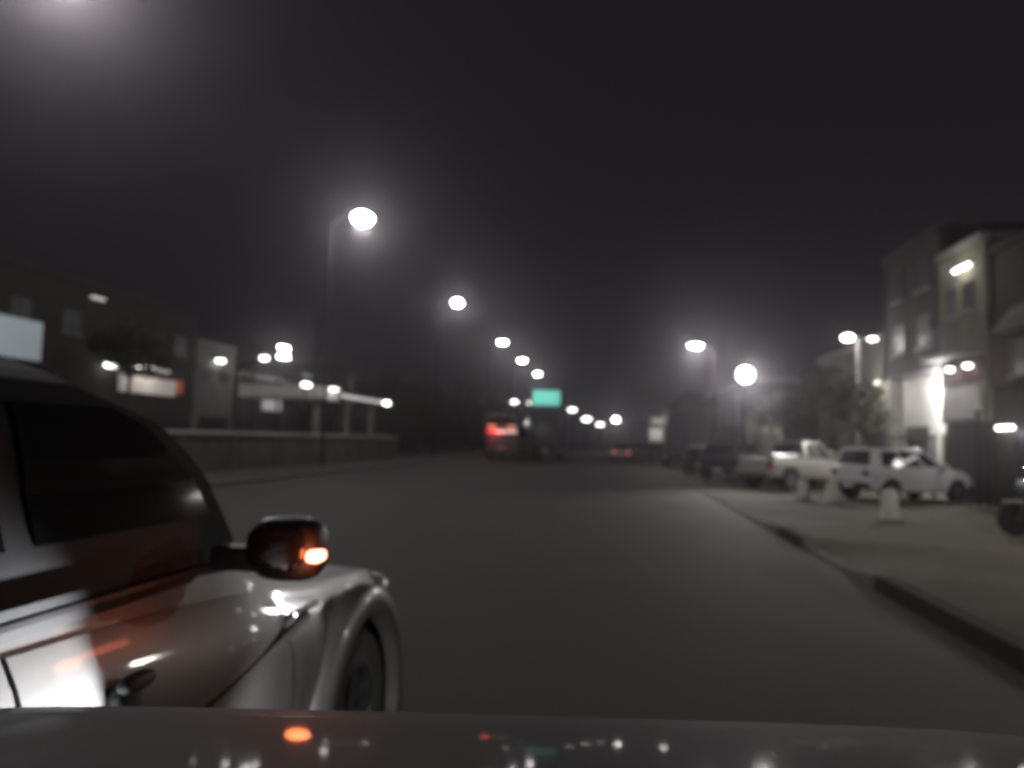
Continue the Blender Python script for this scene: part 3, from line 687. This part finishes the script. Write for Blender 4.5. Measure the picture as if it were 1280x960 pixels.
# pipe gate in front of the white lit wall
t = thing('pipe_gate', 'thin dark horizontal pipe on posts before the white lit wall', 'gate', (10.5, 27.0, .06))
part('rail', MB().cyl((0,-.3,2.0),(0,6.6,2.0),.06), 'darksteel', t)
for u in (-.2, 6.5): part('post', MB().cyl((0,u,0),(0,u,1.94),.05), 'darksteel', t)
t = thing('sign_post', 'thin bare grey post standing before the dark shutters', 'post', (9.75, 22.0, .06))
part('post', MB().cyl((0,0,0),(0,0,2.6),.05,.045), 'steel', t, smooth=40); part('cap', MB().ellip((0,0,2.61),.1,.1,.05), 'steel', t)
part('footing', MB().cyl((0,0,-.02),(0,0,.12),.2,.17), 'concrete', t)
# concrete bollards
def bollard(label, x, y, h, r):
    t = thing('bollard', label, 'bollard', (x, y, .06), 0, 'pale bollards before the parked vehicles')
    part('post', MB().lathe([(0,r),(h*.9,r*.94),(h*.97,r*.8),(h,r*.4)], (0,0,0), 'z', 18), 'plaster_white', t, smooth=40)
    part('footing', MB().box(-r*1.25,r*1.25,-r*1.25,r*1.25,-.02,.06), 'concrete', t, bevel=.01)
    return t
bollard('pale concrete bollard standing nearest the road, before the hatchback', 5.95, 17.5, .68, .18)
bollard('pale low bollard between the pickup and the hatchback', 6.15, 22.6, .62, .17)
bollard('pale bollard farthest left, below the pickup wheels', 5.6, 23.6, .58, .16)

# motorcycle at the right edge
t = thing('motorcycle', 'dark motorcycle with a pale headlight parked at the right edge', 'motorcycle', (7.80, 14.75, .12), 82)
for y in (.62, -.62):
    wv = part('wheel', MB().lathe([(-.04,.22),(-.05,.27),(-.03,.30),(.03,.30),(.05,.27),(.04,.22)], (0,y,.3), 'x', 28), 'rubber', t, smooth=40)
    b = MB().cyl((-.05,y,.3),(.05,y,.3),.04)
    for k in range(8): a = k*math.pi/4; b.cyl((0,y,.3),(0,y+.23*math.cos(a),.3+.23*math.sin(a)),.008,.008,5)
    part('rim', b, 'alloy', wv)
part('frame', MB().tube([(0,.42,.85),(0,.05,.45),(0,-.62,.35)],.03).tube([(0,.4,.8),(0,-.2,.72),(0,-.62,.35)],.025), 'darksteel', t)
part('fork', MB().tube([(-.07,.62,.3),(-.07,.40,.95)],.022).tube([(.07,.62,.3),(.07,.40,.95)],.022), 'chrome', t)
part('fuel_tank', MB().ellip((0,.15,.82),.15,.26,.12,14,8,.85), 'darkcar', t, smooth=60)
part('seat', MB().ellip((0,-.33,.80),.13,.36,.06,14,6,.8), 'fabric', t, smooth=60)
part('engine', MB().box(-.14,.14,-.1,.22,.28,.55), 'darksteel', t, bevel=.03)
part('handlebar', MB().tube([(-.36,.28,1.02),(-.2,.38,1.0),(.2,.38,1.0),(.36,.28,1.02)],.016), 'chrome', t)
part('headlight', MB().ellip((0,.52,.90),.1,.08,.1), 'headlens', t, smooth=60)
part('front_mudguard', MB().lathe([(-.06,.33),(.06,.33)], (0,.62,.3), 'x', 24), 'white', t) if False else part('front_mudguard', MB().box(-.06,.06,.5,.82,.60,.625), 'white', t, bevel=.01)
part('mirror', MB().ellip((-.33,.34,1.2),.06,.02,.04).cyl((-.3,.3,1.02),(-.33,.34,1.18),.008).ellip((.33,.34,1.2),.06,.02,.04).cyl((.3,.3,1.02),(.33,.34,1.18),.008), 'chrome', t)
part('exhaust', MB().cyl((.14,.1,.28),(.16,-.75,.36),.04,.05), 'chrome', t)

# ------------------------------------------------------------------ the silver vehicle alongside (left)
SX, SY = -1.975, 1.77
NS = [(-2.35,.55,1.10,-.78),(-2.2,.42,1.2,-.86),(-1.7,.38,1.24,-.895),(-.9,.36,1.24,-.87),(-.35,.36,1.22,-.893),(-.15,.36,1.215,-.900),(-.05,.36,1.213,-.914),(.1,.36,1.21,-.937),(.25,.36,1.20,-.956),(.40,.36,1.19,-.966),(.72,.37,1.10,-.965),(1.1,.38,1.03,-.945),
      (1.5,.39,.99,-.925),(1.9,.41,.945,-.885),(2.15,.44,.90,-.80),(2.3,.5,.84,-.70)]
t = thing('silver_car', 'silver car with black windows and lit orange mirror indicator close on the left', 'car', (SX, SY, 0))
part('body', body_mesh(NS, (-1.45, 1.35), .47), 'silver', t)
lv = [(1.19,-2.15,.50,.845),(1.35,-2.12,.38,.835),(1.46,-2.08,.335,.80),(1.53,-2.05,.26,.787),(1.61,-2.0,.15,.765),(1.65,-1.97,.035,.747),(1.685,-1.93,-.09,.725),(1.725,-1.88,-.19,.69),(1.765,-1.80,-.33,.64)]
b = MB(); vs = []
for (z, y0, y1, w_) in lv: vs += [(-w_,y0,z),(w_,y0,z),(w_,y1,z),(-w_,y1,z)]
N_ = 4*(len(lv)-1); fs = [(0,3,2,1),(N_,N_+1,N_+2,N_+3)]
for j in range(len(lv)-1):
    for i in range(4): fs.append((j*4+i, j*4+(i+1)%4, j*4+4+(i+1)%4, j*4+4+i))
part('cabin', b.add(vs, fs), 'blacktrim', t, smooth=50)
part('roof', MB().ellip((0,-1.12,1.755),.66,.88,.055,20,8,.8), 'blacktrim', t, smooth=60)
def gl(nm, q, nrm): return part(nm, MB().slab(q, nrm, .006), 'glass', t)
for sx in (1,-1):
    n_ = Vector((sx*.985,0,.17)).normalized(); o = n_*.005
    def xs_(z):
        for q, q2 in zip(lv[:-1], lv[1:]):
            if z <= q2[0]: return lerp(q[3], q2[3], (z-q[0])/(q2[0]-q[0]))
        return lv[-1][3]
    def ly(z, k):
        for q, q2 in zip(lv[:-1], lv[1:]):
            if z <= q2[0]: return lerp(q[k], q2[k], (z-q[0])/(q2[0]-q[0]))
    def pane(r0, f0):      # follows the tumblehome; None = parallel to the sloping end of the cabin
        b = MB()
        zs = [1.36, 1.46, 1.53, 1.61, 1.65]
        for za, zc in zip(zs[:-1], zs[1:]):
            A = [ly(z, 1)+.12 if r0 is None else r0 for z in (za, zc)]; F = [ly(z, 2)-.085 if f0 is None else f0 for z in (za, zc)]
            nn = Vector((sx*(zc-za),0,xs_(za)-xs_(zc))).normalized()
            b.slab([Vector(p)+nn*.002 for p in ((sx*xs_(za),A[0],za),(sx*xs_(za),F[0],za),(sx*xs_(zc),F[1],zc),(sx*xs_(zc),A[1],zc))], nn, .006)
        part('side_window', b, 'glass', t)
    pane(-.37, None); pane(-1.25,-.45); pane(None,-1.33)
    # doors
    fd = part('front_door', side_panel(NS, -.405, .62, .008, sx, 1, 7, 16), 'silver', t, smooth=45)
    rd = part('rear_door', side_panel(NS, -1.35, -.425, .008, sx, 1, 7, 12), 'silver', t, smooth=45)
    for d_, yy in ((fd, -.20), (rd, -1.15)):
        xx = stat(NS, yy+.05)[3]*-1.0
        part('handle', MB().ellip((sx*(xx+.030), yy+.05, 1.04), .022, .062, .020, 12, 8, .8), 'steel', d_, smooth=60)
        part('handle_recess', MB().ellip((sx*(xx+.002), yy+.05, .985), .026, .05, .055, 12, 8, .8), 'rubber', d_, smooth=60)
    part('belt_trim', MB().box(min(sx*.86,sx*.885),max(sx*.86,sx*.885),-2.0,.30,1.226,1.238), 'plastic', t)
    part('rocker_trim', MB().box(min(sx*.90,sx*.985),max(sx*.90,sx*.985),-.95,.80,.40,.52), 'plastic', t, bevel=.02)
    # chrome dashes behind the front wheel arch
    part('fender_vent', MB().box(min(sx*.93,sx*.955),max(sx*.93,sx*.955),.66,.86,1.0,1.016), 'chrome', t, bevel=.005)
    part('body_moulding', MB().hexa([(sx*.95,.12,.875),(sx*.972,.12,.875),(sx*.972,.74,.985),(sx*.95,.74,.985),(sx*.95,.12,.895),(sx*.968,.12,.895),(sx*.968,.74,1.005),(sx*.95,.74,1.005)]), 'silver', t)
    # flares
    for ya in (1.35, -1.45):
        b = MB(); vs = []; fs = []; k = 30
        for i in range(k+1):
            a = R(-14+208*i/k); ca, sa = math.cos(a), math.sin(a)
            for (rr, xx) in ((.455,.90),(.455,.992),(.475,1.003),(.545,.990),(.575,.955),(.575,.90)):
                vs.append((sx*xx, ya+rr*ca, .405+rr*sa))
        for i in range(k):
            for j in range(6): a0 = i*6+j; a1 = i*6+(j+1)%6; fs.append((a0,a1,a1+6,a0+6))
        fs += [tuple(range(6)), tuple(range(k*6, k*6+6))]
        part('wheel_flare', b.add(vs, fs), 'silver', t, smooth=50)
        b = MB(); vs = []; fs = []; k = 24; rl = .462; cz = .404
        for i in range(k+1):
            a = R(-6+192*i/k)
            for rr in (rl, rl+.004):
                for xx in (.645, .93): vs.append((sx*xx, ya+rr*math.cos(a), cz+rr*math.sin(a)))
        for i in range(k):
            o_ = i*4; fs += [(o_,o_+1,o_+5,o_+4),(o_+2,o_+6,o_+7,o_+3),(o_+1,o_+3,o_+7,o_+5)]
        fs.append(tuple(i*4 for i in range(k+1)))
        part('wheel_liner', b.add(vs, fs), 'rubber', t)
    part('headlight', MB().ellip((sx*.62,2.16,.80),.2,.14,.085,14,8,.7), 'headlens', t, smooth=60)
    part('tail_light', MB().box(min(sx*.66,sx*.85),max(sx*.66,sx*.85),-2.33,-2.2,.85,1.2), 'tailoff', t, bevel=.02)
    # mirror
    mr = part('mirror', MB().ellip((sx*1.09, .27, 1.285), .105, .062, .088, 18, 10, .62), 'plastic', t, smooth=60)
    part('mirror_stalk', MB().box(min(sx*.88,sx*1.02),max(sx*.88,sx*1.02),.22,.30,1.22,1.29), 'plastic', mr, bevel=.015)
    part('mirror_glass', MB().ellip((sx*1.075,.212,1.29),.085,.010,.066,16,8,.7), 'glass', mr, smooth=60)
    part('indicator', MB().ellip((sx*1.182,.235,1.272),.021,.045,.017,12,8,.8) , 'indicator' if sx > 0 else 'amberdim', mr, smooth=60)
b = MB()
for q, q2 in zip(lv[:-3], lv[1:-2]):
    z0 = q[0] if q[0] > 1.2 else 1.23; y0 = q[2] if q[0] > 1.2 else lerp(.50,.38,.25)
    nn = Vector((0, q2[0]-z0, y0-q2[2])).normalized()
    b.slab([Vector(p_)+nn*.002 for p_ in ((-q[3]+.05,y0,z0),(q[3]-.05,y0,z0),(q2[3]-.05,q2[2],q2[0]),(-q2[3]+.05,q2[2],q2[0]))], nn, .006)
part('windscreen', b, 'glass', t)
part('rear_window', MB().slab([(-.76,-2.12,1.35),(.76,-2.12,1.35),(.70,-2.0,1.61),(-.70,-2.0,1.61)], (0,-.9,.42), .014), 'glass', t)
part('front_bumper', MB().box(-.74,.74,2.16,2.38,.44,.66), 'silver', t, bevel=.06, smooth=40)
part('rear_bumper', MB().box(-.84,.84,-2.44,-2.28,.46,.70), 'silver', t, bevel=.05, smooth=40)
part('grille', MB().box(-.42,.42,2.24,2.33,.70,.82), 'plastic', t)
part('wiper', MB().cyl((.5,.40,1.23),(-.1,.38,1.26),.012), 'plastic', t)
wheels(t, (-1.45, 1.35), .40, .25, .945, 'plastic')
point('indicator_light', (1.20,.16,1.262), 1.2, (1,.20,.06), .03, t)

# ------------------------------------------------------------------ own car: only its bonnet end lies before the lens
YAW = 7.54
t = thing('own_car', 'glossy dark bonnet of the filming car along the bottom edge', 'car', (0, 0, 0), YAW)
b = MB(); vs = []; fs = []; nx = 28; prof = [(.34,1.285),(.5,1.27),(.7,1.245),(.9,1.215),(1.05,1.19),(1.14,1.17),(1.19,1.145),(1.26,1.10),(1.38,1.03),(1.50,.96),(1.555,.90),(1.56,.84)]
for (y, z) in prof:
    for i in range(nx+1):
        x = -.83+1.66*i/nx; e = abs(x)/.83
        zz = z-.012*e**8-.004*e**2
        k = 1-.12*max(0, (y-1.2)/.36)
        vs.append((x*k, y-.012*e**6*(y/1.2)**3-.10*e**4*max(0, (y-1.2)/.36), zz+.03))
for j in range(len(prof)-1):
    for i in range(nx): a = j*(nx+1)+i; fs.append((a, a+1, a+nx+2, a+nx+1))
part('bonnet', b.add(vs, fs), 'owncar', t, smooth=60)
part('front_panel', MB().hexa([(-.80,1.0,.35),(.80,1.0,.35),(.70,1.48,.38),(-.70,1.48,.38),(-.80,.9,1.06),(.80,.9,1.06),(.70,1.46,.86),(-.70,1.46,.86)]), 'owncar', t, bevel=.03)
part('bumper', MB().box(-.70,.70,1.4,1.6,.32,.55), 'plastic', t, bevel=.04)
part('grille', MB().box(-.42,.42,1.44,1.49,.60,.78), 'plastic', t, bevel=.01)
for sx in (1,-1):
    part('fender', MB().hexa([(sx*.68,-.3,.45),(sx*.835,-.3,.45),(sx*.82,1.05,.45),(sx*.68,1.05,.45),(sx*.68,-.3,1.24),(sx*.832,-.3,1.24),(sx*.82,1.03,1.10),(sx*.68,1.03,1.10)]), 'owncar', t, bevel=.02)
    part('headlight', MB().ellip((sx*.56,1.475,.78),.13,.06,.075,16,8,.8), 'headglow', t, smooth=60)
wheels(t, (.45,), .33, .2, .85)
# dipped beam along the road, and the stray edge of the beam on the car alongside
spot('dipped_beam', (-.56,1.60,.78), (-.70,4.2,.88), 110, 36, .5, (1,.98,.95), .05, t)
spot('dipped_beam', (.56,1.60,.78), (.9,9,.0), 9, 50, .6, (1,.98,.95), .05, t)
def loc_(x, y, z):
    c_, s_ = math.cos(R(YAW)), math.sin(R(YAW)); return (x*c_+y*s_, -x*s_+y*c_, z)
spot('corner_lamp', loc_(-.862,1.50,.88), loc_(-1.082,1.43,1.0), 190, 68, .6, (.95,.97,1), .012, t)

# ------------------------------------------------------------------ haze
m = bpy.data.materials.new('haze'); m.use_nodes = True; nt = m.node_tree; nt.nodes.clear()
out = nt.nodes.new('ShaderNodeOutputMaterial'); pvn = nt.nodes.new('ShaderNodeVolumePrincipled')
pvn.inputs['Color'].default_value = (.95,.90,.98,1); pvn.inputs['Density'].default_value = .00145; pvn.inputs['Anisotropy'].default_value = .91
nt.links.new(pvn.outputs['Volume'], out.inputs['Volume']); M['haze'] = m
hz = part('haze', MB().box(-640,640,-160,1140,-1.1,24), 'haze'); hz['kind'] = 'stuff'

# ------------------------------------------------------------------ world: night sky, one weak moon-like sun
w = bpy.data.worlds.new('World'); scene.world = w; w.use_nodes = True; nt = w.node_tree
bg = nt.nodes['Background']; sky = nt.nodes.new('ShaderNodeTexSky'); sky.sky_type = 'NISHITA'; sky.sun_disc = False
sky.sun_elevation = R(3); sky.sun_rotation = R(200)
sky.air_density = 1.5; sky.dust_density = 3
tint = nt.nodes.new('ShaderNodeMix'); tint.data_type = 'RGBA'; tint.inputs[0].default_value = .97
nt.links.new(sky.outputs[0], tint.inputs[6]); tint.inputs[7].default_value = (1.0,.77,.97,1)
nt.links.new(tint.outputs[2], bg.inputs['Color']); bg.inputs['Strength'].default_value = .0105
sd = bpy.data.lights.new('sun', 'SUN'); sd.energy = .012; sd.angle = R(2); sd.color = (.9,.93,1)
so = bpy.data.objects.new('sun', sd); COL.objects.link(so); so.rotation_euler = (R(50), 0, R(20))

# ------------------------------------------------------------------ camera
cam = bpy.data.cameras.new('camera'); co = bpy.data.objects.new('camera', cam); COL.objects.link(co)
f = 950.; roll = R(1.5); vp = (766., 553.)
def ray(px, py): return Vector(((px-640)/f, -(py-480)/f, -1.))
d = ray(*vp).normalized(); d2 = ray(vp[0]+100*math.cos(roll), vp[1]+100*math.sin(roll))
xx = (d2-d*d2.dot(d)).normalized(); zz = xx.cross(d)
rot = Matrix((xx, d, zz))            # camera axes -> world axes
co.matrix_world = Matrix.Translation((0,0,1.6)) @ rot.to_4x4()
cam.sensor_width = 36; cam.lens = f/1280*36; cam.clip_start = .05; cam.clip_end = 3000
cam.dof.use_dof = True; cam.dof.focus_distance = .75; cam.dof.aperture_fstop = cam.lens/1000/.0074
scene.camera = co

# ------------------------------------------------------------------ render settings
scene.render.engine = 'CYCLES'
c = scene.cycles
c.use_denoising = True
try: c.denoiser = 'OPENIMAGEDENOISE'
except Exception: pass
c.max_bounces = 6; c.diffuse_bounces = 2; c.glossy_bounces = 3; c.volume_bounces = 0; c.transparent_max_bounces = 8
c.sample_clamp_indirect = 3.; c.sample_clamp_direct = 0.
c.filter_width = 2.8
c.use_light_tree = True
v = scene.view_settings; v.view_transform = 'Standard'; v.look = 'None'; v.gamma = 1; v.exposure = 0; v.use_curve_mapping = False
